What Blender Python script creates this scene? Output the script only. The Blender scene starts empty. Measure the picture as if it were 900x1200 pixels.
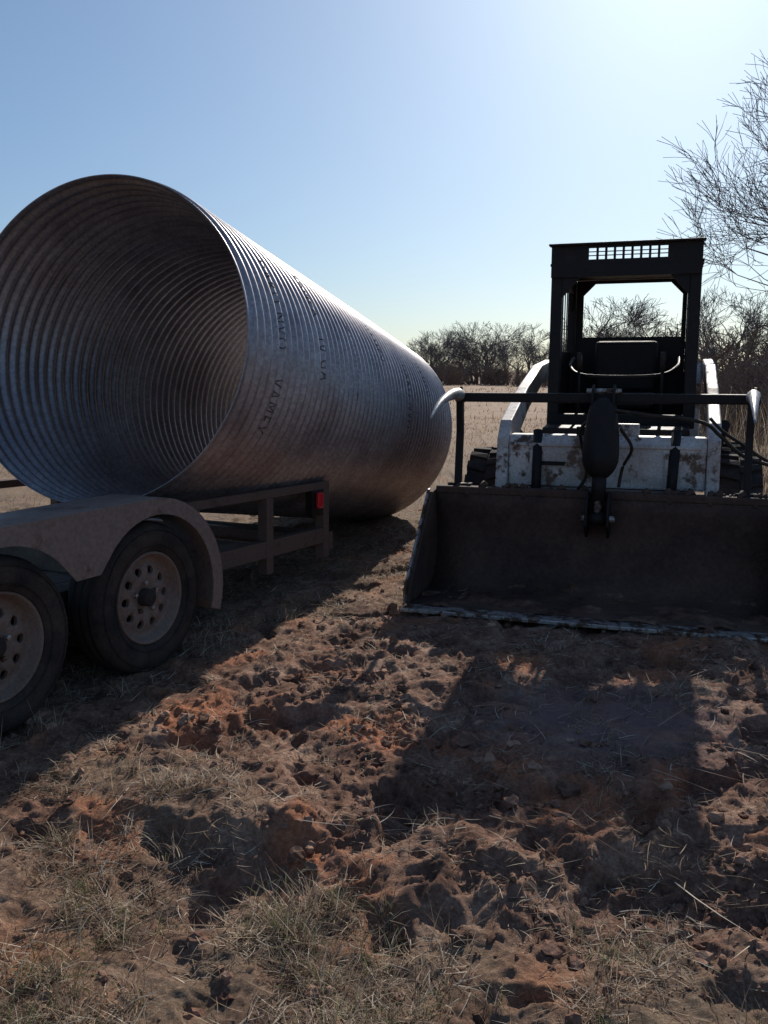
import bpy, bmesh, math, random
import numpy as np
from mathutils import Vector, Matrix
random.seed(7); rng=np.random.default_rng(7)
sc=bpy.context.scene
sc.view_settings.view_transform='Standard'; sc.view_settings.look='None'; sc.view_settings.exposure=0
R_=math.radians
# ------------------------------------------------------------- camera
cd=bpy.data.cameras.new("camera"); cam=bpy.data.objects.new("camera",cd); sc.collection.objects.link(cam)
cam.location=(0,0,1.35); cam.rotation_euler=(R_(81),0,0)
cd.sensor_fit='VERTICAL'; cd.sensor_height=24; cd.lens=12/ (600/1039); cd.clip_end=3000; cd.clip_start=.05
sc.camera=cam
# ------------------------------------------------------------- light
AZ,EL=18,29.5
w=bpy.data.worlds.new("World"); sc.world=w; w.use_nodes=True
nt=w.node_tree; nt.nodes.clear()
sky=nt.nodes.new('ShaderNodeTexSky'); sky.sky_type='NISHITA'; sky.sun_disc=False
sky.sun_elevation=R_(EL); sky.sun_rotation=R_(AZ); sky.air_density=1.0; sky.dust_density=.95; sky.ozone_density=3.5
bg=nt.nodes.new('ShaderNodeBackground'); bg.inputs[1].default_value=.125
gmn=nt.nodes.new('ShaderNodeGamma'); gmn.inputs[1].default_value=.80
tn=nt.nodes.new('ShaderNodeMix'); tn.data_type='RGBA'; tn.blend_type='MULTIPLY'; tn.inputs[0].default_value=1; tn.inputs[7].default_value=(.78,.93,1.07,1)
wo=nt.nodes.new('ShaderNodeOutputWorld'); nt.links.new(sky.outputs[0],gmn.inputs[0]); nt.links.new(gmn.outputs[0],tn.inputs[6]); nt.links.new(tn.outputs[2],bg.inputs[0]); nt.links.new(bg.outputs[0],wo.inputs[0])
ld=bpy.data.lights.new("sun",'SUN'); ld.energy=5.0; ld.angle=R_(.5); ld.color=(1,.93,.84)
sun=bpy.data.objects.new("sun",ld); sc.collection.objects.link(sun)
sd=Vector((math.sin(R_(AZ))*math.cos(R_(EL)),math.cos(R_(AZ))*math.cos(R_(EL)),math.sin(R_(EL))))
sun.rotation_euler=sd.to_track_quat('Z','Y').to_euler(); sun.location=(5,20,12)
# ------------------------------------------------------------- material helper
def newmat(name):
    m=bpy.data.materials.new(name); m.use_nodes=True
    n=m.node_tree; b=n.nodes['Principled BSDF']; return m,n,b
def N(n,t,**k):
    x=n.nodes.new(t)
    for a,v in k.items(): setattr(x,a,v)
    return x
def noise(n,scale,detail=6,rough=.6,vec=None):
    x=N(n,'ShaderNodeTexNoise'); x.inputs['Scale'].default_value=scale; x.inputs['Detail'].default_value=detail; x.inputs['Roughness'].default_value=rough
    if vec: n.links.new(vec,x.inputs['Vector'])
    return x
def ramp(n,fac,stops):
    r=N(n,'ShaderNodeValToRGB'); n.links.new(fac,r.inputs[0])
    e=r.color_ramp.elements
    e[0].position=stops[0][0]; e[0].color=stops[0][1]+(1,) if len(stops[0][1])==3 else stops[0][1]
    e[1].position=stops[-1][0]; e[1].color=stops[-1][1]+(1,)
    for p,c in stops[1:-1]:
        q=e.new(p); q.color=c+(1,)
    return r
def mix(n,f,a,b):
    m=N(n,'ShaderNodeMix',data_type='RGBA')
    if isinstance(f,float): m.inputs[0].default_value=f
    else: n.links.new(f,m.inputs[0])
    for i,v in ((6,a),(7,b)):
        if isinstance(v,tuple): m.inputs[i].default_value=v+(1,)
        else: n.links.new(v,m.inputs[i])
    return m.outputs[2]
def bump(n,b,fac,strength=.3,dist=.01):
    u=N(n,'ShaderNodeBump'); u.inputs['Strength'].default_value=strength; u.inputs['Distance'].default_value=dist
    n.links.new(fac,u.inputs['Height']); n.links.new(u.outputs[0],b.inputs['Normal'])
def worn(name,base,wear,scale=6,thr=(.5,.62),rough=.6,metal=0,dust=(.22,.15,.10),dustamt=.4,bmp=.25,spec=.35):
    m,n,b=newmat(name); tc=N(n,'ShaderNodeTexCoord').outputs['Object']
    a=noise(n,scale,9,.7,tc); r=ramp(n,a.outputs[0],[(thr[0],(0,0,0)),(thr[1],(1,1,1))])
    c=mix(n,r.outputs[0],base,wear)
    d=noise(n,scale*.6,8,.75,tc); rd=ramp(n,d.outputs[0],[(.35,(0,0,0)),(.75,(dustamt,)*3)])
    c=mix(n,rd.outputs[0],c,dust)
    f=noise(n,scale*14,4,.6,tc); rf=ramp(n,f.outputs[0],[(.3,(.75,)*3),(.7,(1.15,)*3)])
    mm=N(n,'ShaderNodeMix',data_type='RGBA',blend_type='MULTIPLY'); mm.inputs[0].default_value=1
    n.links.new(c,mm.inputs[6]); n.links.new(rf.outputs[0],mm.inputs[7])
    n.links.new(mm.outputs[2],b.inputs['Base Color'])
    b.inputs['Metallic'].default_value=metal; b.inputs['Specular IOR Level'].default_value=spec
    rr=ramp(n,d.outputs[0],[(.3,(rough-.12,)*3),(.7,(min(1,rough+.2),)*3)]); n.links.new(rr.outputs[0],b.inputs['Roughness'])
    bump(n,b,f.outputs[0],bmp,.004); return m
M_white=worn("white_worn_paint",(.70,.67,.65),(.10,.055,.035),4.5,(.53,.58),.5,0,(.32,.22,.165),.95)
M_black=worn("black_worn_paint",(.011,.010,.011),(.03,.023,.02),5,(.6,.75),.55,0,(.055,.04,.033),.5,spec=.22)
M_bucket=worn("muddy_bucket_steel",(.038,.023,.021),(.085,.046,.034),3,(.42,.62),.75,0,(.15,.095,.07),.8,.6,spec=.2)
M_edge=worn("bare_worn_steel",(.50,.48,.46),(.10,.06,.04),16,(.47,.53),.38,.6,(.2,.12,.08),.6)
M_tip=worn("polished_claw_steel",(.6,.58,.56),(.22,.16,.12),10,(.5,.64),.4,.4,(.25,.18,.13),.5)
M_rub=worn("dusty_tyre_rubber",(.018,.017,.018),(.04,.032,.027),8,(.5,.7),.85,0,(.12,.085,.065),.8,spec=.2)
M_trailer=worn("tan_trailer_paint",(.13,.085,.067),(.07,.036,.024),5,(.55,.64),.65,0,(.17,.115,.09),.7,spec=.25)
M_fender=worn("faded_fender_paint",(.24,.175,.15),(.09,.05,.035),4,(.56,.64),.5,0,(.20,.135,.105),.85)
M_wheel=worn("dirty_wheel_paint",(.25,.18,.145),(.11,.065,.045),6,(.5,.7),.6,0,(.16,.10,.07),.9)
M_wood=worn("weathered_deck_wood",(.16,.12,.09),(.08,.06,.045),7,(.4,.6),.85,0,(.22,.16,.12),.6)
M_hose=worn("hydraulic_hose_rubber",(.012,.012,.012),(.03,.026,.022),20,(.5,.7),.5,spec=.25)
m,n,b=newmat("red_lens"); b.inputs['Base Color'].default_value=(.7,.02,.03,1); b.inputs['Roughness'].default_value=.2; M_red=m
m,n,b=newmat("stencil_ink"); tc=N(n,'ShaderNodeTexCoord').outputs['Object']; a=noise(n,60,4,.7,tc); r=ramp(n,a.outputs[0],[(.42,(.055,.05,.052)),(.66,(.24,.22,.22))]); n.links.new(r.outputs[0],b.inputs['Base Color']); b.inputs['Roughness'].default_value=.6; b.inputs['Metallic'].default_value=.3; M_ink=m
# ------------------------------------------------------------- object helpers
def link(o,parent=None):
    sc.collection.objects.link(o)
    if parent: o.parent=parent
    return o
def empty(name,loc=(0,0,0),rz=0,parent=None):
    o=bpy.data.objects.new(name,None); o.empty_display_size=.2; o.location=loc; o.rotation_euler=(0,0,rz); return link(o,parent)
def finish(name,bm,mat,parent,bev=0,smooth=False,seg=2):
    bmesh.ops.recalc_face_normals(bm,faces=bm.faces)
    me=bpy.data.meshes.new(name); bm.to_mesh(me); bm.free(); me.materials.append(mat)
    if smooth:
        for p in me.polygons: p.use_smooth=True
    o=link(bpy.data.objects.new(name,me),parent)
    if bev:
        md=o.modifiers.new('b','BEVEL'); md.width=bev; md.segments=seg; md.limit_method='ANGLE'; md.angle_limit=R_(35)
    return o
def box(name,x0,x1,y0,y1,z0,z1,mat,parent,bev=.006):
    bm=bmesh.new(); bmesh.ops.create_cube(bm,size=1)
    for v in bm.verts: v.co=Vector(((x0+x1)/2+v.co.x*(x1-x0),(y0+y1)/2+v.co.y*(y1-y0),(z0+z1)/2+v.co.z*(z1-z0)))
    return finish(name,bm,mat,parent,bev)
def prism(name,prof,x0,x1,mat,parent,bev=.005):
    bm=bmesh.new(); a=[bm.verts.new((x0,y,z)) for y,z in prof]; c=[bm.verts.new((x1,y,z)) for y,z in prof]
    bm.faces.new(a); bm.faces.new(c[::-1]); k=len(prof)
    for i in range(k): bm.faces.new((a[i],a[(i+1)%k],c[(i+1)%k],c[i]))
    return finish(name,bm,mat,parent,bev)
def prism_xz(name,prof,y0,y1,mat,parent,bev=.005):
    bm=bmesh.new(); a=[bm.verts.new((x,y0,z)) for x,z in prof]; c=[bm.verts.new((x,y1,z)) for x,z in prof]
    bm.faces.new(a); bm.faces.new(c[::-1]); k=len(prof)
    for i in range(k): bm.faces.new((a[i],a[(i+1)%k],c[(i+1)%k],c[i]))
    return finish(name,bm,mat,parent,bev)
def tube(name,pts,rad,mat,parent,seg=10,smooth=True,caps=True):
    if not isinstance(rad,(list,tuple)): rad=[rad]*len(pts)
    pts=[Vector(p) for p in pts]; bm=bmesh.new(); rings=[]
    for i,p in enumerate(pts):
        t=(pts[min(i+1,len(pts)-1)]-pts[max(i-1,0)]).normalized()
        up=Vector((0,0,1)) if abs(t.z)<.9 else Vector((1,0,0))
        s=t.cross(up).normalized(); u=s.cross(t)
        rings.append([bm.verts.new(p+(s*math.cos(2*math.pi*j/seg)+u*math.sin(2*math.pi*j/seg))*rad[i]) for j in range(seg)])
    for i in range(len(pts)-1):
        for j in range(seg): bm.faces.new((rings[i][j],rings[i][(j+1)%seg],rings[i+1][(j+1)%seg],rings[i+1][j]))
    if caps: bm.faces.new(rings[0][::-1]); bm.faces.new(rings[-1])
    o=finish(name,bm,mat,parent)
    if smooth:
        for p in o.data.polygons: p.use_smooth=len(p.vertices)==4
    return o
def lathe(name,prof,cx,cy,cz,mat,parent,seg=48,closed=True,smooth=True):
    bm=bmesh.new(); rings=[]
    for j in range(seg):
        a=2*math.pi*j/seg
        rings.append([bm.verts.new((cx+x,cy+r*math.cos(a),cz+r*math.sin(a))) for x,r in prof])
    k=len(prof); rg=range(k) if closed else range(k-1)
    for j in range(seg):
        for i in rg: bm.faces.new((rings[j][i],rings[j][(i+1)%k],rings[(j+1)%seg][(i+1)%k],rings[(j+1)%seg][i]))
    bmesh.ops.remove_doubles(bm,verts=bm.verts,dist=1e-5)
    return finish(name,bm,mat,parent,0,smooth)
def smooth_pts(pts,n=8):
    P=[Vector(p) for p in pts]; P=[2*P[0]-P[1]]+P+[2*P[-1]-P[-2]]; out=[]
    for i in range(1,len(P)-2):
        for k in range(n):
            t=k/n; a,b_,c,d=P[i-1],P[i],P[i+1],P[i+2]
            out.append(.5*((2*b_)+(-a+c)*t+(2*a-5*b_+4*c-d)*t*t+(-a+3*b_-3*c+d)*t**3))
    out.append(P[-2]); return out
def bigmesh(name,V,Q,mat,col=None,smooth=False,parent=None,k=4):
    me=bpy.data.meshes.new(name); me.vertices.add(len(V)); me.vertices.foreach_set('co',np.asarray(V,np.float32).ravel())
    me.loops.add(len(Q)*k); me.loops.foreach_set('vertex_index',np.asarray(Q,np.int32).ravel())
    me.polygons.add(len(Q)); me.polygons.foreach_set('loop_start',np.arange(0,len(Q)*k,k,dtype=np.int32))
    me.update(calc_edges=True)
    me.polygons.foreach_set('use_smooth',np.full(len(Q),smooth))
    if col is not None:
        at=me.color_attributes.new('Col','FLOAT_COLOR','POINT'); at.data.foreach_set('color',np.asarray(col,np.float32).ravel())
    me.materials.append(mat); me.update()
    return link(bpy.data.objects.new(name,me),parent)
# ------------------------------------------------------------- numpy noise
def vn(x,y,s=0):
    xi=np.floor(x).astype(np.int64); yi=np.floor(y).astype(np.int64); fx=x-xi; fy=y-yi
    ux=fx*fx*fx*(fx*(fx*6-15)+10); uy=fy*fy*fy*(fy*(fy*6-15)+10)
    def g(a,b_,dx,dy):
        q=(a*374761393+b_*668265263+s*1274126177)&0xffffffff
        q=((q^(q>>13))*1274126177)&0xffffffff; q^=q>>16
        an=(q&0xffff)*(2*math.pi/65536); return np.cos(an)*dx+np.sin(an)*dy
    return 1.5*((g(xi,yi,fx,fy)*(1-ux)+g(xi+1,yi,fx-1,fy)*ux)*(1-uy)+(g(xi,yi+1,fx,fy-1)*(1-ux)+g(xi+1,yi+1,fx-1,fy-1)*ux)*uy)
def fbm(x,y,f,o=3,s=0):
    r=0;a=1;t=0
    for i in range(o):
        c,sn=math.cos(i*1.1+.5),math.sin(i*1.1+.5)
        r=r+a*vn((x*c-y*sn)*f,(x*sn+y*c)*f,s+i*17); t+=a; a*=.5; f*=2.03
    return r/t*1.15
def ss(a,b_,x):
    t=np.clip((x-a)/(b_-a),0,1); return t*t*(3-2*t)
def masks(x,y):
    wob=.30*fbm(x,y,1.3,4,5)
    near=(1-ss(1.75,2.35,y+wob+.14*x))*.80
    left=ss(.15,-.35,x-(-1.25+(y-2.7)*.36)+wob)
    mid=ss(-.25,.25,.75*(y-4.6)-(x-(-.3))*.6+wob)*.6*ss(1.2,.2,x)
    far=ss(6.3,8.5,y+wob*2)
    leftlow=ss(-.0,-.8,x+wob)*ss(3.8,2.4,y)*.58
    g=np.maximum.reduce([near,left*.8,mid,far,leftlow])
    g=np.clip(g+.55*fbm(x,y,2.6,4,31)-.03,0,1)
    return g
def height(x,y):
    g=masks(x,y); mud=1-g
    nf=ss(30,9,np.hypot(x,y))
    wet=np.exp(-(((x-.85)/.42)**2+((y-3.3)/.35)**2)**1.5)
    under=np.exp(-(((x-1.4)/1.1)**4+((y-5.2)/.9)**4))
    rough=(.45+.65*mud)*nf*(1-.75*wet)*(1-.7*under)
    X=x+.035*fbm(x,y,6,2,201)+.012*fbm(x,y,24,1,203); Y=y+.035*fbm(x,y,6,2,202)+.012*fbm(x,y,24,1,204)
    h=.022*fbm(x,y,1.1,2,1)*nf
    r=1-np.abs(fbm(X,Y,3.4,4,9))
    h=h+rough*(.045*fbm(X,Y,2.6,4,2)+.045*(r-.8)+.018*fbm(X,Y,10,3,3)+.020*np.maximum(0,fbm(X,Y,19,2,14)-.05)+.009*fbm(X,Y,42,2,4))
    h=h-rough*.055*ss(.22,.40,fbm(X,Y,2.3,2,311))
    wob=.26*fbm(x,y,1.7,4,77)
    st=ss(2.42,2.10,y+wob+.12*x)*ss(-1.3,-.4,x)
    h=h-.060*st+.030*np.exp(-((y+wob+.12*x-2.45)/.12)**2)*(1+1.2*fbm(x,y,7,3,8))*ss(-1.3,-.4,x)
    for (x0,y0,dx,dy,wd) in ((.02,2.5,.12,1,.15),(.55,2.35,-.35,1,.14),(-.55,3.2,.42,1,.14)):
        l=math.hypot(dx,dy); ux,uy=dx/l,dy/l
        s=(x-x0)*ux+(y-y0)*uy; t=(x-x0)*uy-(y-y0)*ux+.03*np.sin(s*3)
        m_=np.exp(-(t/wd)**6)*ss(-.3,0,s)*ss(1.5,1.1,s)*np.clip(.6+1.2*fbm(x,y,3,2,66),0,1)
        lug=np.sin((s+np.abs(t)*.8)*2*math.pi/.085)
        h=h-m_*(.022-.010*lug)
    h=h+ss(40,300,np.hypot(x,y))*.9*fbm(x,y,.012,2,60)
    return h
# ------------------------------------------------------------- ground
xs=[0.0]
while xs[-1]<1500:
    x=xs[-1]; d=.009 if x<1.3 else min(.009*(x/1.3)**1.25 if x<12 else x*.06, 80); xs.append(x+d)
xs=np.array(xs); xs=np.concatenate([-xs[:0:-1],xs])
ys=[1.15]
while ys[-1]<2500:
    y=ys[-1]; d=.0055*max(y,1.6)/1.6 if y<9 else (.02*y if y<40 else y*.06); ys.append(y+min(d,120))
yb=[1.15]
while yb[-1]>-1500: yb.append(yb[-1]-max(.05,abs(yb[-1]-1.15)*.15))
ys=np.concatenate([np.array(yb)[:0:-1],np.array(ys)])
X,Y=np.meshgrid(xs,ys); Z=height(X,Y); G=masks(X,Y)
V=np.stack([X,Y,Z],-1).reshape(-1,3); nx=len(xs); ny=len(ys)
ii=(np.arange(ny-1)[:,None]*nx+np.arange(nx-1)[None,:]).ravel()
Q=np.stack([ii,ii+1,ii+nx+1,ii+nx],-1)
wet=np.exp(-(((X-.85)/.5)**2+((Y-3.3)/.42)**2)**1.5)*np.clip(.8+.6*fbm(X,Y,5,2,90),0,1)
bare=np.clip(fbm(X,Y,2.0,4,55)*3.2-.35,0,1)
col=np.stack([G,wet,bare,np.ones_like(G)],-1).reshape(-1,4)
m,n,b=newmat("churned_red_soil_and_dry_grass"); M_ground=m
tc=N(n,'ShaderNodeTexCoord').outputs['Object']
at=N(n,'ShaderNodeVertexColor',layer_name='Col'); sep=N(n,'ShaderNodeSeparateColor'); n.links.new(at.outputs[0],sep.inputs[0])
n1=noise(n,4,14,.78,tc); n2=noise(n,70,8,.8,tc); n3=noise(n,.35,8,.7,tc)
soil=ramp(n,n1.outputs[0],[(.36,(.09,.045,.032)),(.5,(.26,.145,.10)),(.64,(.47,.31,.22))])
soil2=mix(n,sep.outputs[2],soil.outputs[0],(.44,.18,.095))
f2=ramp(n,n2.outputs[0],[(.30,(.42,)*3),(.70,(1.5,)*3)])
mm=N(n,'ShaderNodeMix',data_type='RGBA',blend_type='MULTIPLY'); mm.inputs[0].default_value=1; n.links.new(soil2,mm.inputs[6]); n.links.new(f2.outputs[0],mm.inputs[7])
patch_c=mix(n,sep.outputs[1],mm.outputs[2],(.22,.15,.145))  # soil turns an even greyish mauve inside the smoothed oval patch
straw=ramp(n,n2.outputs[0],[(.3,(.09,.060,.042)),(.5,(.22,.155,.105)),(.72,(.45,.35,.25))])
geo=N(n,'ShaderNodeSeparateXYZ'); n.links.new(tc,geo.inputs[0])
mr=N(n,'ShaderNodeMapRange'); mr.inputs[1].default_value=7; mr.inputs[2].default_value=22; n.links.new(geo.outputs[1],mr.inputs[0])
farc=ramp(n,n3.outputs[0],[(.35,(.26,.17,.11)),(.5,(.37,.265,.18)),(.65,(.31,.20,.13))])
straw2=mix(n,mr.outputs[0],straw.outputs[0],farc.outputs[0])
gm=N(n,'ShaderNodeMath',operation='MULTIPLY_ADD'); n.links.new(sep.outputs[0],gm.inputs[0]); gm.inputs[1].default_value=1.3
ad=N(n,'ShaderNodeMath',operation='SUBTRACT'); n.links.new(n1.outputs[0],ad.inputs[0]); ad.inputs[1].default_value=.75; n.links.new(ad.outputs[0],gm.inputs[2]); gm.use_clamp=True
c=mix(n,gm.outputs[0],patch_c,straw2); n.links.new(c,b.inputs['Base Color'])
b.inputs['Roughness'].default_value=.93
b.inputs['Specular IOR Level'].default_value=.12
bump(n,b,n2.outputs[0],.9,.015)
bigmesh("ground",V,Q,M_ground,col,True)
# ------------------------------------------------------------- clods
def ico(sub):
    bm=bmesh.new(); bmesh.ops.create_icosphere(bm,subdivisions=sub,radius=1)
    v=np.array([x.co[:] for x in bm.verts]); f=np.array([[q.index for q in p.verts] for p in bm.faces]); bm.free(); return v,f
iv,if_=ico(2)
Vs=[];Fs=[];Cs=[];off=0
NC=9500
cx=rng.uniform(-2.2,3.4,NC*4); cy=1.5+rng.uniform(0,1,NC*4)**1.3*5.7
dens=(1-.75*masks(cx,cy))*np.clip(.25+1.9*fbm(cx,cy,2.4,3,44),0.03,1)
dens*=1-.85*np.exp(-(((cx-.85)/.42)**2+((cy-3.3)/.35)**2))
keep=rng.uniform(0,1,NC*4)<dens; cx=cx[keep][:NC]; cy=cy[keep][:NC]; cz=height(cx,cy)
for i in range(len(cx)):
    s=.003+.024*rng.uniform()**6+ (.016 if rng.uniform()<.014 else 0)
    ph=rng.uniform(0,6,3); v=iv*(1+.28*np.sin(iv[:,[1]]*3.1+ph[0])+.22*np.sin(iv[:,[2]]*4.3+ph[1])+.2*np.sin(iv[:,[0]]*5.7+ph[2])+.14*rng.uniform(-1,1,(len(iv),1)))
    a=ph[0]; c_,s_=math.cos(a),math.sin(a); v=v*np.array([1,rng.uniform(.7,1),rng.uniform(.55,.85)])*s
    v=np.stack([v[:,0]*c_-v[:,1]*s_,v[:,0]*s_+v[:,1]*c_,v[:,2]],-1)+np.array([cx[i],cy[i],cz[i]-s*.05])
    Vs.append(v);Fs.append(if_+off);off+=len(iv)
    t=rng.uniform(.6,1.3); Cs.append(np.tile([t,t,t,1],(len(iv),1)))
m,n,b=newmat("soil_clods"); tc=N(n,'ShaderNodeTexCoord').outputs['Object']; n1=noise(n,4,10,.75,tc)
sr=ramp(n,n1.outputs[0],[(.36,(.09,.046,.033)),(.5,(.24,.135,.093)),(.64,(.42,.27,.19))])
at=N(n,'ShaderNodeVertexColor',layer_name='Col'); mm=N(n,'ShaderNodeMix',data_type='RGBA',blend_type='MULTIPLY'); mm.inputs[0].default_value=1
n.links.new(sr.outputs[0],mm.inputs[6]); n.links.new(at.outputs[0],mm.inputs[7]); n.links.new(mm.outputs[2],b.inputs['Base Color']); b.inputs['Roughness'].default_value=.95; b.inputs['Specular IOR Level'].default_value=.1
nb=noise(n,90,5,.7,tc); bump(n,b,nb.outputs[0],.8,.006)
bigmesh("dirt_clods",np.concatenate(Vs),np.concatenate(Fs),m,np.concatenate(Cs),False,None,3)
# ------------------------------------------------------------- straw / grass
m,n,b=newmat("dry_grass_blades"); M_grass=m
at=N(n,'ShaderNodeVertexColor',layer_name='Col'); n.links.new(at.outputs[0],b.inputs['Base Color']); b.inputs['Roughness'].default_value=.75; b.inputs['Specular IOR Level'].default_value=.2
tr=N(n,'ShaderNodeBsdfTranslucent'); n.links.new(at.outputs[0],tr.inputs[0]); ms=N(n,'ShaderNodeMixShader'); ms.inputs[0].default_value=.35
out=n.nodes['Material Output']; n.links.new(b.outputs[0],ms.inputs[1]); n.links.new(tr.outputs[0],ms.inputs[2]); n.links.new(ms.outputs[0],out.inputs[0])
pal=np.array([(.40,.30,.20),(.50,.39,.28),(.29,.20,.14),(.66,.57,.45),(.14,.095,.066),(.24,.17,.125)])
def blades(x,y,L,wd,elev,curl,green=None,lift=.0,tint=1.):
    k=len(x); z=height(x,y)+lift*rng.uniform(0,1,k)
    az=rng.uniform(0,2*math.pi,k); dx,dy=np.cos(az),np.sin(az); px,py=-dy,dx
    V=np.zeros((k,4,2,3)); h=z.copy(); X0=x.copy(); Y0=y.copy(); e=elev.copy()
    bend=rng.uniform(-.5,.5,k)
    for s in range(4):
        ww=wd*(1,.9,.65,.12)[s]
        for j,sg in ((0,-.5),(1,.5)):
            V[:,s,j,0]=X0+px*ww*sg; V[:,s,j,1]=Y0+py*ww*sg; V[:,s,j,2]=h+ww*.25*sg
        st=L/3; X0=X0+dx*np.cos(e)*st; Y0=Y0+dy*np.cos(e)*st; h=h+np.sin(e)*st
        e=e-curl; a2=az+bend*(s+1)*.5; dx,dy=np.cos(a2),np.sin(a2)
    V=V.reshape(-1,3); base=np.arange(k)[:,None]*8
    Q=np.concatenate([base+np.array([0,1,3,2])+2*s for s in range(3)],1).reshape(-1,4)
    c=pal[rng.integers(0,len(pal),k)]*rng.uniform(.6,1.3,(k,1))*tint
    if green is not None:
        gm_=rng.uniform(0,1,k)<green; c[gm_]=np.array([.13,.16,.06])*rng.uniform(.6,1.5,(gm_.sum(),1))
    col=np.ones((k,8,4)); col[:,:,:3]=c[:,None,:]
    return V,Q,col.reshape(-1,4)
parts=[]
def add(*a,**k): parts.append(blades(*a,**k))
def scatter(nn,x0,x1,y0,y1,pw,f):
    y=y0+(y1-y0)*rng.uniform(0,1,nn)**pw; x=rng.uniform(x0,x1,nn); k=rng.uniform(0,1,nn)<f(x,y); return x[k],y[k]
clump=lambda x,y,f=4,s=3: np.clip(.42+2.0*fbm(x,y,f,2,s),0,1)
x,y=scatter(280000,-2.8,3.2,1.35,7.8,1.35,lambda x,y:(.25+.85*masks(x,y)**1.1)*clump(x,y,4,123)); k=len(x)
add(x,y,rng.uniform(.02,.10,k),rng.uniform(.0010,.0024,k)*(1+.15*y),rng.uniform(-.12,.35,k),rng.uniform(-.1,.2,k),lift=.010,tint=.97)
def tussocks(nt_,x0,x1,y0,y1,f,nb,L0,L1,green,tint=.9):
    tx,ty=scatter(nt_,x0,x1,y0,y1,1.2,f); q=len(tx); xx=np.repeat(tx,nb)+rng.normal(0,.018,q*nb); yy=np.repeat(ty,nb)+rng.normal(0,.018,q*nb); k=len(xx)
    ls=np.repeat(rng.uniform(.5,1.2,q),nb)
    add(xx,yy,rng.uniform(L0,L1,k)*ls,rng.uniform(.0012,.0026,k),rng.uniform(.25,1.45,k),rng.uniform(.05,.55,k),green=np.repeat(np.clip(rng.uniform(-.6,1,q)*green,0,1),nb),tint=tint)
tussocks(2900,-2.2,1.8,1.3,2.5,lambda x,y:masks(x,y)**1.6*clump(x,y,2.6,71),26,.04,.13,.6,.95)
tussocks(1500,-2.6,-.2,2.2,5.0,lambda x,y:masks(x,y)**2*clump(x,y,2.6,72),22,.04,.13,.1,1.0)
tussocks(260,.6,2.6,2.6,4.2,lambda x,y:np.clip(.2+1.5*fbm(x,y,2,2,4),0,1),14,.03,.08,.0,.9)
x,y=scatter(900,-2,2.6,1.5,5.5,1.3,lambda x,y:.3+.5*masks(x,y)); k=len(x)
add(x,y,rng.uniform(.10,.30,k),rng.uniform(.0018,.004,k),rng.uniform(-.02,.15,k),rng.uniform(-.02,.12,k),lift=.015)
x,y=scatter(80000,-14,12,5,26,1.7,lambda x,y:masks(x,y)*clump(x,y,1.2,17)*(np.abs(x)<.6*y+2)); k=len(x)
add(x,y,rng.uniform(.05,.18,k),rng.uniform(.003,.006,k)*(y/9),rng.uniform(.1,1.2,k),rng.uniform(0,.5,k),tint=np.array([.85,.72,.60]))
x,y=scatter(40000,-50,60,20,90,1.4,lambda x,y:clump(x,y,.3,19)*(np.abs(x)<.6*y+2)); k=len(x)
add(x,y,rng.uniform(.08,.24,k),rng.uniform(.015,.03,k)*(y/40),rng.uniform(.4,1.3,k),rng.uniform(0,.5,k),tint=np.array([.78,.62,.50]))
x,y=scatter(22000,4.0,16,9.0,26,1.2,lambda x,y:clump(x,y,.8,29)*ss(.33,.42,x/y)); k=len(x)
add(x,y,rng.uniform(.4,1.2,k),rng.uniform(.006,.012,k),rng.uniform(1.1,1.55,k),rng.uniform(0,.25,k),tint=.55)
V=[];Q=[];C=[];o=0
for v,q,c in parts: V.append(v);Q.append(q+o);C.append(c);o+=len(v)
bigmesh("dry_grass",np.concatenate(V),np.concatenate(Q),M_grass,np.concatenate(C))
print("grass verts",o)
# ------------------------------------------------------------- trees
def barkmat(name,c1,c2):
    m,n,b=newmat(name); tc=N(n,'ShaderNodeTexCoord').outputs['Object']; a=noise(n,9,6,.7,tc)
    r=ramp(n,a.outputs[0],[(.3,c1),(.7,c2)]); n.links.new(r.outputs[0],b.inputs['Base Color']); b.inputs['Roughness'].default_value=.95; b.inputs['Specular IOR Level'].default_value=.15; return m
M_bark=barkmat("grey_bark",(.11,.097,.095),(.21,.185,.175)); M_brush=barkmat("brown_twigs",(.13,.098,.083),(.23,.17,.135))
def grow(V,F,p,d,L,r,lv,mx,spread,nch,sides,rn,minr):
    segs=3 if lv<mx else 2; ring=None; pts=[]
    for i in range(segs+1):
        t=d.normalized(); up=Vector((0,0,1)) if abs(t.z)<.9 else Vector((1,0,0)); s=t.cross(up).normalized(); u=s.cross(t)
        rr=max(minr,r*(1-.45*i/segs)); k=sides if lv<2 else 3; base=len(V)
        for j in range(k):
            a=2*math.pi*j/k; V.append(p+(s*math.cos(a)+u*math.sin(a))*rr)
        if ring is not None:
            for j in range(k): F.append((ring+j,ring+(j+1)%k,base+(j+1)%k,base+j))
        ring=base; pts.append((p.copy(),d.copy(),rr))
        if i<segs:
            p=p+d*(L/segs); d=(d+Vector((rn.gauss(0,.17),rn.gauss(0,.17),rn.gauss(.05,.13)))).normalized()
    if lv>=mx: return
    c=nch[lv]
    for i in range(c):
        q,dd,rr=pts[-1] if i<2 else pts[rn.randint(1,len(pts)-1)]
        ax=Vector((rn.gauss(0,1),rn.gauss(0,1),rn.gauss(0,.6))); ax=(ax-dd*ax.dot(dd)).normalized()
        an=rn.uniform(*spread); nd=(dd*math.cos(an)+ax*math.sin(an)); nd.z+=.12; nd.normalize()
        grow(V,F,q.copy(),nd,L*rn.uniform(.58,.86),rr*rn.uniform(.5,.75),lv+1,mx,spread,nch,sides,rn,minr)
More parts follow.
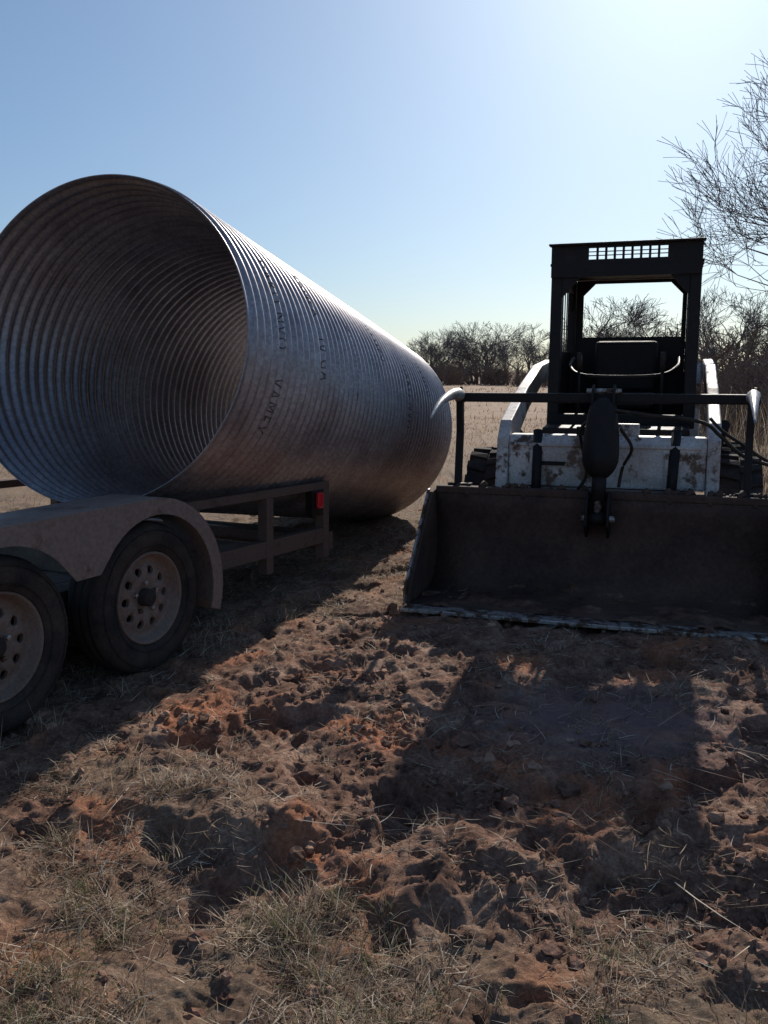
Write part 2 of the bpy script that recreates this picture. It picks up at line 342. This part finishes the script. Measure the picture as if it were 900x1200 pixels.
def treemesh(name,seed,h,r,stems,mx,nch,spread,mat,minr,sides=6,limbs=()):
    rn=random.Random(seed); V=[];F=[]
    for s in range(stems):
        d=Vector((rn.gauss(0,.12 if stems==1 else .45),rn.gauss(0,.12 if stems==1 else .45),1)).normalized()
        p=Vector((rn.uniform(-1,1)*.35*(stems>1),rn.uniform(-1,1)*.35*(stems>1),-.1))
        grow(V,F,p,d,h*.27,r*(1 if stems==1 else rn.uniform(.5,1)),0,mx,spread,nch,sides,rn,minr)
    zmax=max(v.z for v in V); V=[v*(h/zmax) for v in V]
    for (p,d,L,rr) in limbs: grow(V,F,Vector(p),Vector(d).normalized(),L,rr,2,6,(.3,.85),(0,0,5,5,4,3),5,rn,minr)
    me=bpy.data.meshes.new(name); me.from_pydata([v[:] for v in V],[],F); me.materials.append(mat); me.update()
    return me
tm=[treemesh(f"tree_{i}",100+i,6,.17,1,5,(4,4,4,3,3),(.3,.9),M_bark,.009) for i in range(6)]
bm_=[treemesh(f"shrub_{i}",200+i,2.2,.04,8,3,(4,3,3),(.3,.9),M_brush,.006) for i in range(4)]
tl=empty("distant_tree_line")
def put(me,nm,x,y,s,par):
    o=bpy.data.objects.new(nm,me); z=float(height(np.array([x]),np.array([y]))[0]); o.location=(x,y,z); o.rotation_euler=(0,0,random.uniform(0,6.3)); k=random.uniform(1,1.25); o.scale=(s*k,s*k,s*random.uniform(.9,1.1)); link(o,par)
rn=random.Random(5)
for i in range(70):
    t=rn.uniform(0,1)**.85; px=36*(1-t)+(-2)*t; py=52*(1-t)+116*t
    py+=rn.uniform(0,18); px+=rn.uniform(-2,3)
    put(rn.choice(tm),"tree",px,py,rn.choice((.6,.75,.9,1.1,1.3))*(.82+.33*(1-t)),tl)
for i in range(34): put(rn.choice(tm),"tree",rn.uniform(-110,-4),rn.uniform(112,135),rn.uniform(.7,1.0),tl)
for i in range(20): put(rn.choice(tm),"tree",rn.uniform(28,60),rn.uniform(20,55),rn.uniform(.8,1.1),tl)
br=empty("brush")
for i in range(150):
    t=rn.uniform(0,1); px=34*(1-t)+(-2)*t; py=44*(1-t)+108*t
    put(rn.choice(bm_),"shrub",px+rn.uniform(-2,3),py+rn.uniform(-2,14),rn.uniform(.5,1.3),br)
for i in range(50): put(rn.choice(bm_),"shrub",rn.uniform(-110,-2),rn.uniform(105,120),rn.uniform(.9,1.4),br)
for i in range(60):
    y=rn.uniform(15,38); put(rn.choice(bm_),"shrub",y*rn.uniform(.38,.72),y,rn.uniform(.5,1.25),br)
limbs=[((.0,0,2.0),(-1,-.1,.75),.85,.030),((.0,0,2.5),(-1,.15,.55),.85,.028),((.0,0,2.9),(-1,-.15,.45),.75,.026),((.0,0,3.2),(-1,.1,.55),.70,.022),((.0,.0,1.7),(-1,.1,.55),.80,.026)]
bt=treemesh("bare_tree",23,4.7,.11,1,5,(5,5,4,4,3),(.35,.95),M_bark,.0026,6,limbs)
o=link(bpy.data.objects.new("bare_tree",bt)); o.location=(5.0,9.4,0)
# ------------------------------------------------------------- culvert pipe
Np=Vector((-1.47,4.6,1.51)); Fp=Vector((-.18,8.5,.80)); ax=(Fp-Np); Lp=ax.length; ax.normalize()
side=ax.cross(Vector((0,0,1))).normalized(); upv=side.cross(ax)
PR=.85; PIT=.082; AM=.0125
nth=180; nz=int(Lp/PIT*12)
S=np.array(side);U=np.array(upv);A=np.array(ax)
zz=np.linspace(0,Lp,nz+1); tt=np.linspace(0,2*math.pi,nth,endpoint=False)
ZZ,TT=np.meshgrid(zz,tt,indexing='ij'); E=np.clip(np.minimum(ZZ/.04,(Lp-ZZ)/.04),0,1)
dent=lambda z,t: .006*np.cos(2*t+.6)*(1-z/Lp)+.003*np.cos(3*t+z*1.3)
RR=PR+AM*E*np.cos(2*math.pi*ZZ/PIT+TT)+dent(ZZ,TT)
V=(RR*np.cos(TT))[...,None]*S+(RR*np.sin(TT))[...,None]*U+ZZ[...,None]*A
a=(np.arange(nz)[:,None]*nth+np.arange(nth)[None]).ravel(); b2=(np.arange(nz)[:,None]*nth+(np.arange(nth)[None]+1)%nth).ravel()
Q=np.stack([a,b2,b2+nth,a+nth],-1)
m,n,b=newmat("galvanised_corrugated_steel"); tc=N(n,'ShaderNodeTexCoord').outputs['Object']
n1=noise(n,2.2,7,.65,tc); n2=noise(n,45,3,.6,tc); vo=N(n,'ShaderNodeTexVoronoi'); vo.inputs['Scale'].default_value=70; n.links.new(tc,vo.inputs['Vector'])
cr=ramp(n,n1.outputs[0],[(.3,(.25,.23,.245)),(.5,(.37,.345,.36)),(.7,(.47,.445,.45))])
sp=ramp(n,vo.outputs['Color'],[(.2,(.82,)*3),(.8,(1.14,)*3)])
mm=N(n,'ShaderNodeMix',data_type='RGBA',blend_type='MULTIPLY'); mm.inputs[0].default_value=1; n.links.new(cr.outputs[0],mm.inputs[6]); n.links.new(sp.outputs[0],mm.inputs[7])
n4=noise(n,5,8,.8,tc); dr=ramp(n,n4.outputs[0],[(.50,(0,0,0)),(.75,(.6,.6,.6))]); c=mix(n,dr.outputs[0],mm.outputs[2],(.27,.20,.18))
n.links.new(c,b.inputs['Base Color']); b.inputs['Metallic'].default_value=.72
rr=ramp(n,n1.outputs[0],[(.3,(.38,)*3),(.7,(.54,)*3)]); n.links.new(rr.outputs[0],b.inputs['Roughness']); bump(n,b,n2.outputs[0],.12,.003)
pipe=bigmesh("corrugated_culvert_pipe",V.reshape(-1,3),Q,m,None,True); pipe.location=Np
md=pipe.modifiers.new('s','SOLIDIFY'); md.thickness=.004; md.offset=0
def stencil(txt,z0,th0,size):
    cu=bpy.data.curves.new("t",'FONT'); cu.body=txt; cu.size=size; cu.space_character=1.25; cu.resolution_u=3
    o=bpy.data.objects.new("t",cu); sc.collection.objects.link(o); dg=bpy.context.evaluated_depsgraph_get()
    me=bpy.data.meshes.new_from_object(o.evaluated_get(dg)); bpy.data.objects.remove(o)
    bm=bmesh.new(); bm.from_mesh(me); bmesh.ops.triangulate(bm,faces=bm.faces)
    for _ in range(3):
        ed=[e for e in bm.edges if e.calc_length()>.010]
        if ed: bmesh.ops.subdivide_edges(bm,edges=ed,cuts=1); bmesh.ops.triangulate(bm,faces=bm.faces)
    for v in bm.verts:
        th=th0-v.co.x/PR; z=z0+v.co.y
        r=PR+AM*math.cos(2*math.pi*z/PIT+th)+float(dent(z,th))+.0045
        v.co=side*r*math.cos(th)+upv*r*math.sin(th)+ax*z
    finish("stencil_lettering",bm,M_ink,pipe)
for z0,t0,tx in ((.36,.62,"DARO NVO"),(.36,-.15,"VAMEX"),(.95,.75,"VAMEX"),(.95,.25,"10 GA"),(1.55,.5,"DARO NVO"),(2.15,.7,"VAMEX"),(2.75,.45,"DARO NVO"),(3.3,.6,"VAMEX")):
    stencil(tx,z0,t0,.082)
# ------------------------------------------------------------- trailer
tr=empty("utility_trailer",(-1.32,3.9,0),R_(-26.6))
fr=empty("frame",(0,0,0),0,tr); fr.rotation_euler=(R_(-1.8),0,0)
W=-1.75
for nm,x0,x1 in (("side_rail",-.06,0),("side_rail",W,W+.06)):
    box(nm+"_upper",x0,x1,-3.2,2.12,.655,.705,M_trailer,fr,.004)
    box(nm+"_lower",x0,x1,-3.2,2.12,.30,.40,M_trailer,fr,.004)
    for y in (-3.17,-2.4,1.42,2.08):
        box("stake_post",x0-.002,x1+.004,y-.035,y+.035,.20 if y>0 else .3,.657,M_trailer,fr,.004)
    for y in (-1.6,.75): box("stake_post",x0+.005,x1-.005,y-.025,y+.025,.4,.656,M_trailer,fr,.004)
for y in (-3.15,-2,-1,0,.9,2.05): box("crossmember",W+.06,-.06,y-.04,y+.04,.28,.35,M_trailer,fr,.004)
for i in range(11): box("deck_plank",W+.07+i*.149,W+.07+i*.149+.143,-3.15,1.35,.352,.388,M_wood,fr,.003)
box("pipe_bolster",W+.06,-.06,.15,.27,.39,.60,M_wood,fr,.006)
box("rear_bumper",W,.0,2.125,2.175,.24,.36,M_trailer,fr,.005)
box("tail_light_bracket",-.05,.006,1.90,2.03,.49,.655,M_black,fr,.004)
box("tail_light",.007,.04,1.93,1.99,.54,.645,M_red,fr,.012)
box("tongue",W/2-.05,W/2+.05,-4.6,-3.2,.3,.4,M_trailer,fr)
def wheel(par,x,y,zc,R,wd,s):
    h=wd/2
    prof=[(-h*.72,R*.62),(-h*.98,R*.74),(-h,R*.86),(-h*.86,R*.96),(-h*.6,R*.995),(0,R),(h*.6,R*.995),(h*.86,R*.96),(h,R*.86),(h*.98,R*.74),(h*.85,R*.64),(h*.70,R*.60),(h*.0,R*.55),(-h*.6,R*.57)]
    lathe("tyre",[(a*s,b_) for a,b_ in prof],x,y,zc,M_rub,par,64)
    for rr in (.70,.90): lathe("sidewall_ring",[(s*h*.985,R*(rr-.006)),(s*(h*.985+.003),R*rr),(s*h*.985,R*(rr+.006))],x,y,zc,M_rub,par,64)
    for k in range(3): 
        xx=(-.45+.45*k)*h; lathe("tread_groove",[(xx-.006,R*.97),(xx-.006,R*1.006),(xx+.006,R*1.006),(xx+.006,R*.97)],x,y,zc,M_black,par,64)
    pr=[(h*.80,R*.615),(h*.86,R*.60),(h*.78,R*.575),(h*.45,R*.54),(h*.30,R*.50),(h*.42,R*.44),(h*.52,R*.36),(h*.50,R*.22),(h*.40,R*.17),(h*.40,.001),(h*.3,.001),(h*.3,R*.17),(h*.36,R*.36),(h*.1,R*.5),(h*.1,R*.6)]
    rim=lathe("wheel_rim",[(a*s,b_) for a,b_ in pr],x,y,zc,M_wheel,par,64)
    bm=bmesh.new()
    for k in range(10):
        a=2*math.pi*k/10; mt=Matrix.Translation((x+s*h*.4,y+R*.37*math.cos(a),zc+R*.37*math.sin(a)))@Matrix.Rotation(math.pi/2,4,'Y')
        bmesh.ops.create_cone(bm,cap_ends=True,segments=16,radius1=R*.055,radius2=R*.055,depth=h*1.2,matrix=mt)
    me=bpy.data.meshes.new("cut"); bm.to_mesh(me); bm.free(); co=bpy.data.objects.new("cut",me); sc.collection.objects.link(co); co.parent=par
    bo=rim.modifiers.new('b','BOOLEAN'); bo.operation='DIFFERENCE'; bo.object=co; bo.solver='EXACT'
    bpy.context.view_layer.update(); dg=bpy.context.evaluated_depsgraph_get(); nm=bpy.data.meshes.new_from_object(rim.evaluated_get(dg)); rim.modifiers.clear(); rim.data=nm; bpy.data.objects.remove(co)
    lathe("brake_drum",[(h*.15*s,.001),(h*.15*s,R*.5),(-h*.3*s,R*.5),(-h*.3*s,.001)],x,y,zc,M_black,par,32,False)
    lathe("hub_cap",[(h*.4*s,R*.12),(h*.75*s,R*.115),(h*.85*s,R*.09),(h*.88*s,.001)],x,y,zc,M_rub,par,24,False)
    for k in range(5):
        a=2*math.pi*k/5+.3; yy,zz_=y+R*.2*math.cos(a),zc+R*.2*math.sin(a)
        lathe("lug_nut",[(h*.45*s,.012),(h*.62*s,.011),(h*.64*s,.001)],x,yy,zz_,M_edge,par,6,False,False)
for y in (.13,-.70):
    wheel(tr,.145,y,.335,.345,.205,1); wheel(tr,W-.145,y,.335,.345,.205,-1)
    tube("axle",[(W-.1,y,.335),(.1,y,.335)],.035,M_black,tr)
def fender(x0,x1,lipx):
    yc1,yc2,zc=.13,-.70,.335; top=.455
    outl=[]
    for a in np.linspace(-20,90,14): outl.append((yc1+.47*math.cos(R_(a)),zc+top*math.sin(R_(a))))
    for a in np.linspace(90,200,14): outl.append((yc2+.47*math.cos(R_(a)),zc+top*math.sin(R_(a))))
    bm=bmesh.new(); a_=[bm.verts.new((x0,y,z)) for y,z in outl]; c_=[bm.verts.new((x1,y,z)) for y,z in outl]
    for i in range(len(outl)-1): bm.faces.new((a_[i],a_[i+1],c_[i+1],c_[i]))
    o=finish("fender",bm,M_fender,tr,0,True); md=o.modifiers.new('s','SOLIDIFY'); md.thickness=.008; md.offset=0
    def rs(P,k):
        P=np.array(P); d=np.r_[0,np.cumsum(np.hypot(*np.diff(P,axis=0).T))]; t=np.linspace(0,d[-1],k); return np.stack([np.interp(t,d,P[:,0]),np.interp(t,d,P[:,1])],-1)
    bm=bmesh.new(); prev=None; O=rs(outl,60); I=[]
    for (y,z) in O:
        if y>yc1-.0: v=np.array([y-yc1,z-zc]); v=v/np.linalg.norm(v); I.append((yc1+v[0]*.395,zc+v[1]*.385))
        elif y<yc2: v=np.array([y-yc2,z-zc]); v=v/np.linalg.norm(v); I.append((yc2+v[0]*.395,zc+v[1]*.385))
        else:
            dd=min(yc1-y,y-yc2); zz1=zc+math.sqrt(max(.0,.385**2-dd**2)) ; I.append((y,max(.52,min(zz1,z-.02))))
    for (o_,i_) in zip(O,I):
        p=bm.verts.new((lipx,o_[0],o_[1]+.003)); q=bm.verts.new((lipx,i_[0],i_[1]))
        if prev: bm.faces.new((prev[0],p,q,prev[1]))
        prev=(p,q)
    o=finish("fender_skirt",bm,M_fender,tr,0,False); md=o.modifiers.new('s','SOLIDIFY'); md.thickness=.007; md.offset=0
fender(.002,.275,.275); fender(W-.002,W-.275,W-.275)
# ------------------------------------------------------------- skid steer loader
ss_=empty("skid_steer_loader",(1.29,5.25,0),R_(-18)); P=ss_
inner=[(-.62,.025),(-.40,.022),(-.22,.025),(-.12,.045),(-.05,.10),(-.01,.19),(.005,.30),(.0,.42),(-.02,.52),(-.035,.60)]
bm=bmesh.new(); xs_=np.linspace(-1,1,9); rows=[[bm.verts.new((x,y,z)) for y,z in inner] for x in xs_]
for r1,r2 in zip(rows,rows[1:]):
    for i in range(len(inner)-1): bm.faces.new((r1[i],r1[i+1],r2[i+1],r2[i]))
o=finish("bucket_shell",bm,M_bucket,P,0,True); md=o.modifiers.new('s','SOLIDIFY'); md.thickness=.014; md.offset=0
for s in (-1,1):
    x0,x1=(s*1.0,s*1.016)
    prism("bucket_side_plate",[(-.64,.012),(0,.012),(.03,.2),(.02,.45),(-.02,.625),(-.12,.615),(-.60,.11)],min(x0,x1),max(x0,x1),M_bucket,P,.003)
    prism("bucket_side_cutter",[(-.655,.01),(-.61,.01),(-.575,.10),(-.11,.595),(-.11,.635),(-.14,.632),(-.645,.115)],min(s*1.018,s*1.032),max(s*1.018,s*1.032),M_edge,P,.003)
box("cutting_edge",-1.03,1.03,-.73,-.60,.006,.028,M_edge,P,.004)
box("bucket_top_rail",-1.0,1.0,-.045,.03,.60,.645,M_bucket,P,.008)
for x in (-.8,-.45,.4,.62,.86): prism("rail_gusset",[(-.05,.60),(.0,.66),(.06,.66),(.1,.5),(.02,.48)],x-.012,x+.012,M_bucket,P,.003)
for i in range(34):
    x=random.uniform(-.9,.95); r=random.uniform(.008,.026); tube("mud_lump",[(x-r,-.01+random.uniform(-.03,.01),.642),(x,-.0,.645+r*.6),(x+r,.01,.642)],[r*.4,r,r*.4],M_bucket,P,6)
gx=np.linspace(-.985,.985,160); gy=np.linspace(-.64,-.03,50); GX,GY=np.meshgrid(gx,gy)
GZ=.020+.030*np.clip(fbm(GX,GY,4,4,500)*1.5+.25,0,1)+.012*fbm(GX,GY,18,3,501)+.05*ss(-.2,-.03,GY)
ii=(np.arange(49)[:,None]*160+np.arange(159)[None]).ravel()
bigmesh("bucket_soil",np.stack([GX,GY,GZ],-1).reshape(-1,3),np.stack([ii,ii+1,ii+161,ii+160],-1),bpy.data.materials["soil_clods"],np.full((8000,4),.5),True,P)
prism("bucket_back_mount",[(.02,.15),(.1,.2),(.12,.6),(.0,.62)],-.55,.55,M_bucket,P)
# grapple
box("grapple_crossbar",-.90,.86,.02,.085,1.165,1.222,M_black,P,.008)
for x,s in ((-.875,-1),(.815,1)):
    prism("grapple_arm",[(.03,1.17),(.085,1.17),(.10,.98),(.075,.80),(.05,.62),(-.0,.62),(.02,.8),(.045,.98)],x-.02,x+.02,M_black,P,.004)
    pts=smooth_pts([(x,.09,1.19),(x,-.03,1.215),(x-.01,-.2,1.205),(x-.02,-.38,1.165),(x-.025,-.56,1.09)],5)
    k=len(pts); tube("grapple_claw",pts,[.036*(1-(i/(k-1))**1.6)+.005 for i in range(k)],M_tip,P,10)
    tube("claw_spur",[(x+.01,.05,1.2),(x+.012,.03,1.26)],[.014,.008],M_black,P,8)
    tube("hinge_pin",[(x-.06,.025,.635),(x+.06,.025,.635)],.026,M_black,P,12)
for s in (-1,1):
    prism("cylinder_mount_ear",[(-.05,1.16),(-.04,1.25),(.03,1.275),(.09,1.25),(.10,1.16)],s*.06-.007,s*.06+.007,M_black,P,.003)
    prism("lower_cylinder_ear",[(.0,.64),(-.12,.66),(-.2,.56),(-.2,.46),(-.11,.38),(.0,.40)],s*.062-.008,s*.062+.008,M_black,P,.003)
tube("mount_pin",[(-.1,.03,1.235),(.1,.03,1.235)],.016,M_edge,P,12)
tube("mount_pin",[(-.1,-.13,.50),(.1,-.13,.50)],.018,M_edge,P,12)
tube("grapple_cylinder_guard",[(0,-.0-.1*t,1.19-.45*t) for t in (0,.06,.14,.25,.4,.55,.7,.8,.88,.94,1)],[.045,.07,.082,.09,.098,.104,.106,.104,.092,.075,.05],M_black,P,20)
tube("cylinder_rod",[(0,-.09,.77),(0,-.13,.5)],.024,M_edge,P,14)
tube("cylinder_barrel",[(0,-.09,.78),(0,-.115,.6)],.042,M_black,P,16)
tube("cylinder_eye",[(-.05,-.13,.50),(.05,-.13,.50)],.042,M_black,P,16)
box("quick_attach_plate",-.56,.56,.13,.20,.30,.60,M_black,P,.01)
prism("boom_crossmember",[(.26,.63),(.25,.9),(.29,.955),(.40,.955),(.42,.63)],-.598,.598,M_white,P,.012)
box("crossmember_lip",-.56,.56,.235,.262,.885,.905,M_white,P,.004)
box("crossmember_lower_panel",-.5,.5,.22,.30,.575,.627,M_fender,P,.006)
box("recess_plate",-.42,-.24,.238,.2485,.765,.79,M_black,P,.002)
for x in (-.5,-.3,.25,.5): tube("bolt",[(x,.255,.70),(x,.238,.70)],.013,M_edge,P,6,False)
for x0 in (-.46,.36): box("stiffener",x0,x0+.02,.225,.2555,.64,.86,M_white,P,.003)
box("step_bracket",.04,.20,.30,.36,.957,1.03,M_white,P,.006); box("valve_block",-.18,-.06,.28,.36,.957,1.01,M_black,P,.006)
armp=[(.22,.42),(.20,.62),(.26,.93),(.36,1.04),(1.0,1.24),(1.7,1.40),(2.35,1.45),(2.45,1.38),(2.35,1.30),(1.7,1.25),(1.05,1.08),(.6,.90),(.44,.78),(.38,.42)]
for s in (-1,1): prism("loader_arm",armp,min(s*.60,s*.675),max(s*.60,s*.675),M_white,P,.008)
for s in (-1,1):
    tube("lift_cylinder",[(s*.72,1.9,.75),(s*.72,.9,1.0)],.035,M_black,P,12); tube("tilt_cylinder",[(s*.42,.3,.98),(s*.40,.12,.55)],.03,M_black,P,12)
    prism("rear_upright",[(1.95,.6),(1.95,1.25),(2.2,1.42),(2.55,1.42),(2.65,.6)],min(s*.51,s*.59),max(s*.51,s*.59),M_white,P,.01)
prism("chassis",[(.55,.28),(.5,.55),(.62,.80),(2.5,.86),(2.62,.5),(2.5,.26)],-.52,.52,M_black,P,.02)
prism("engine_cover",[(2.06,.865),(2.06,1.36),(2.5,1.34),(2.66,.9)],-.5,.5,M_black,P,.02)
prism("foot_panel",[(.60,.81),(.62,.98),(.95,1.0),(.95,.83)],-.44,.5,M_black,P,.01)
# cab
CX0,CX1=-.45,.53; F0,B0=.93,2.03
for x0 in (CX0,CX1-.075): 
    prism("cab_front_post",[(F0-.02,1.02),(F0+.0,1.5),(F0+.02,2.18),(F0+.10,2.09),(F0+.11,1.5),(F0+.12,1.02)],x0,x0+.075,M_black,P,.008)
    box("cab_rear_post",x0,x0+.065,B0-.07,B0,.9,2.062,M_black,P,.008)
    xa=x0+.02
    box("cab_side_sheet",xa,xa+.012,F0+.11,B0-.06,.9,1.5,M_black,P,.003)
    box("cab_side_header",xa,xa+.03,F0+.11,B0-.06,1.95,2.062,M_black,P,.004)
    for k in range(6):
        yy=F0+.24+k*.13; box("side_guard_bar",xa+.002,xa+.010,yy,yy+.012,1.5,1.95,M_black,P,.001)
    prism("corner_gusset",[(B0-.07,1.95),(B0-.2,1.95),(B0-.07,1.82)],xa,xa+.02,M_black,P,.003)
def framed_plate(name,x0,x1,z0,z1,hx0,hx1,hz0,hz1,ch,y0,y1,mat):
    prism_xz(name+"_left",[(x0,z0),(hx0,z0),(hx0,hz1-ch),(hx0+ch,hz1),(hx0+ch,z1),(x0,z1)],y0,y1,mat,P,.002)
    prism_xz(name+"_right",[(x1,z0),(hx1,z0),(hx1,hz1-ch),(hx1-ch,hz1),(hx1-ch,z1),(x1,z1)],y0,y1,mat,P,.002)
    prism_xz(name+"_top",[(hx0+ch,hz1),(hx1-ch,hz1),(hx1-ch,z1),(hx0+ch,z1)],y0,y1,mat,P,0)
    prism_xz(name+"_bottom",[(hx0,z0),(hx1,z0),(hx1,hz0),(hx0,hz0)],y0,y1,mat,P,0)
framed_plate("rear_cab_panel",CX0+.066,CX1-.076,.9,2.06,-.33,.42,1.62,2.035,.09,B0-.03,B0-.015,M_black)
SX0,SX1,NCOL=-.20,.31,9
y0,y1=F0-.012,F0+.000
box("header_lower",CX0,CX1,y0,y1,1.985,2.098,M_black,P,0); box("header_upper",CX0,CX1,y0,y1,2.172,2.19,M_black,P,0)
box("header_end",CX0,SX0,y0,y1,2.098,2.172,M_black,P,0); box("header_end",SX1,CX1,y0,y1,2.098,2.172,M_black,P,0)
pw=(SX1-SX0)/NCOL
for i in range(1,NCOL): box("vent_mullion",SX0+i*pw-.008,SX0+i*pw+.008,y0+.001,y1-.001,2.098,2.172,M_black,P,0)
for z in (2.123,2.148): box("vent_bar",SX0,SX1,y0+.002,y1-.002,z-.003,z+.003,M_black,P,0)
box("header_visor",CX0-.015,CX1+.015,F0-.05,F0+.03,2.191,2.205,M_black,P,.004)
box("roof_sheet",CX0-.012,CX1+.012,F0+.03,B0+.02,2.064,2.084,M_black,P,.005)
for i in range(4): box("roof_rib",CX0+.05,CX1-.05,F0+.22+i*.23,F0+.25+i*.23,2.085,2.093,M_black,P,.002)
for s,x0 in ((1,CX0+.075),(-1,CX1-.075)):
    prism_xz("front_corner_gusset",[(x0,1.985),(x0+s*.12,1.985),(x0,1.85)],F0+.01,F0+.03,M_black,P,0)
box("seat_cushion",-.2,.26,1.25,1.7,1.08,1.2,M_black,P,.03); box("seat_backrest",-.2,.26,1.66,1.78,1.2,1.58,M_black,P,.03)
tube("lap_bar",smooth_pts([(-.36,1.7,1.45),(-.34,1.3,1.38),(-.2,1.08,1.32),(.26,1.08,1.32),(.40,1.3,1.38),(.42,1.7,1.45)],6),.014,M_black,P,10)
for x in (-.25,.31):
    tube("control_lever",[(x,1.02,.98),(x,1.05,1.25),(x,1.02,1.40)],.012,M_black,P,8); tube("lever_grip",[(x,1.03,1.36),(x,1.01,1.48)],[.022,.018],M_rub,P,10)
box("front_sill",CX0,CX1,.90,.98,.97,1.06,M_black,P,.01)
def lugtyre(x,y,R,wd,s):
    h=wd/2; prof=[(-h*.8,R*.55),(-h,R*.7),(-h,R*.86),(-h*.8,R*.94),(0,R*.955),(h*.8,R*.94),(h,R*.86),(h,R*.7),(h*.8,R*.55),(h*.4,R*.5),(-h*.4,R*.5)]
    lathe("tyre",prof,x,y,R,M_rub,P,48)
    bm=bmesh.new()
    for k in range(20):
        for sd_ in (-1,1):
            a=2*math.pi*(k+.5*(sd_>0))/20
            vs=[]
            for (lx,da,rr) in ((.02,0.10,.93),(1.02,-.03,.86),(.02,0.24,.93),(1.02,.13,.86),(.02,0.10,1.0),(.97,-.03,.985),(.02,0.24,1.0),(.97,.13,.985)):
                vs.append(bm.verts.new((x+sd_*h*lx,y+R*rr*math.cos(a+da),R+R*rr*math.sin(a+da))))
            for f in ((4,5,7,6),(0,1,5,4),(2,6,7,3),(1,3,7,5),(0,4,6,2)): bm.faces.new([vs[i] for i in f])
    finish("tyre_lugs",bm,M_rub,P,.004)
    lathe("wheel_disc",[(s*h*.2,.001),(s*h*.2,R*.3),(s*h*.7,R*.5),(s*h*.8,R*.56),(s*h*.6,R*.55),(s*0,R*.3)],x,y,R,M_white,P,32,False)
for s in (-1,1):
    for y in (.86,1.90): lugtyre(s*.815,y,.41,.27,s)
tube("hydraulic_hose",smooth_pts([(.06,-.05,1.13),(.25,.02,1.10),(.55,.10,1.06),(.66,.13,.98),(.80,.15,.86),(1.0,.14,.80)],8),.011,M_hose,P,8)
tube("hydraulic_hose",smooth_pts([(.60,.12,1.08),(.68,.16,1.00),(.80,.18,.92),(.92,.2,.84),(1.1,.2,.76)],8),.010,M_hose,P,8)
tube("hydraulic_hose",smooth_pts([(-.06,-.06,1.08),(-.13,.05,1.0),(-.12,.16,.86),(-.10,.2,.72),(-.15,.22,.62)],8),.011,M_hose,P,8)
tube("hydraulic_hose",smooth_pts([(.11,-.06,1.02),(.17,.05,.9),(.12,.12,.78),(.10,.1,.66)],8),.010,M_hose,P,8)
print("done")
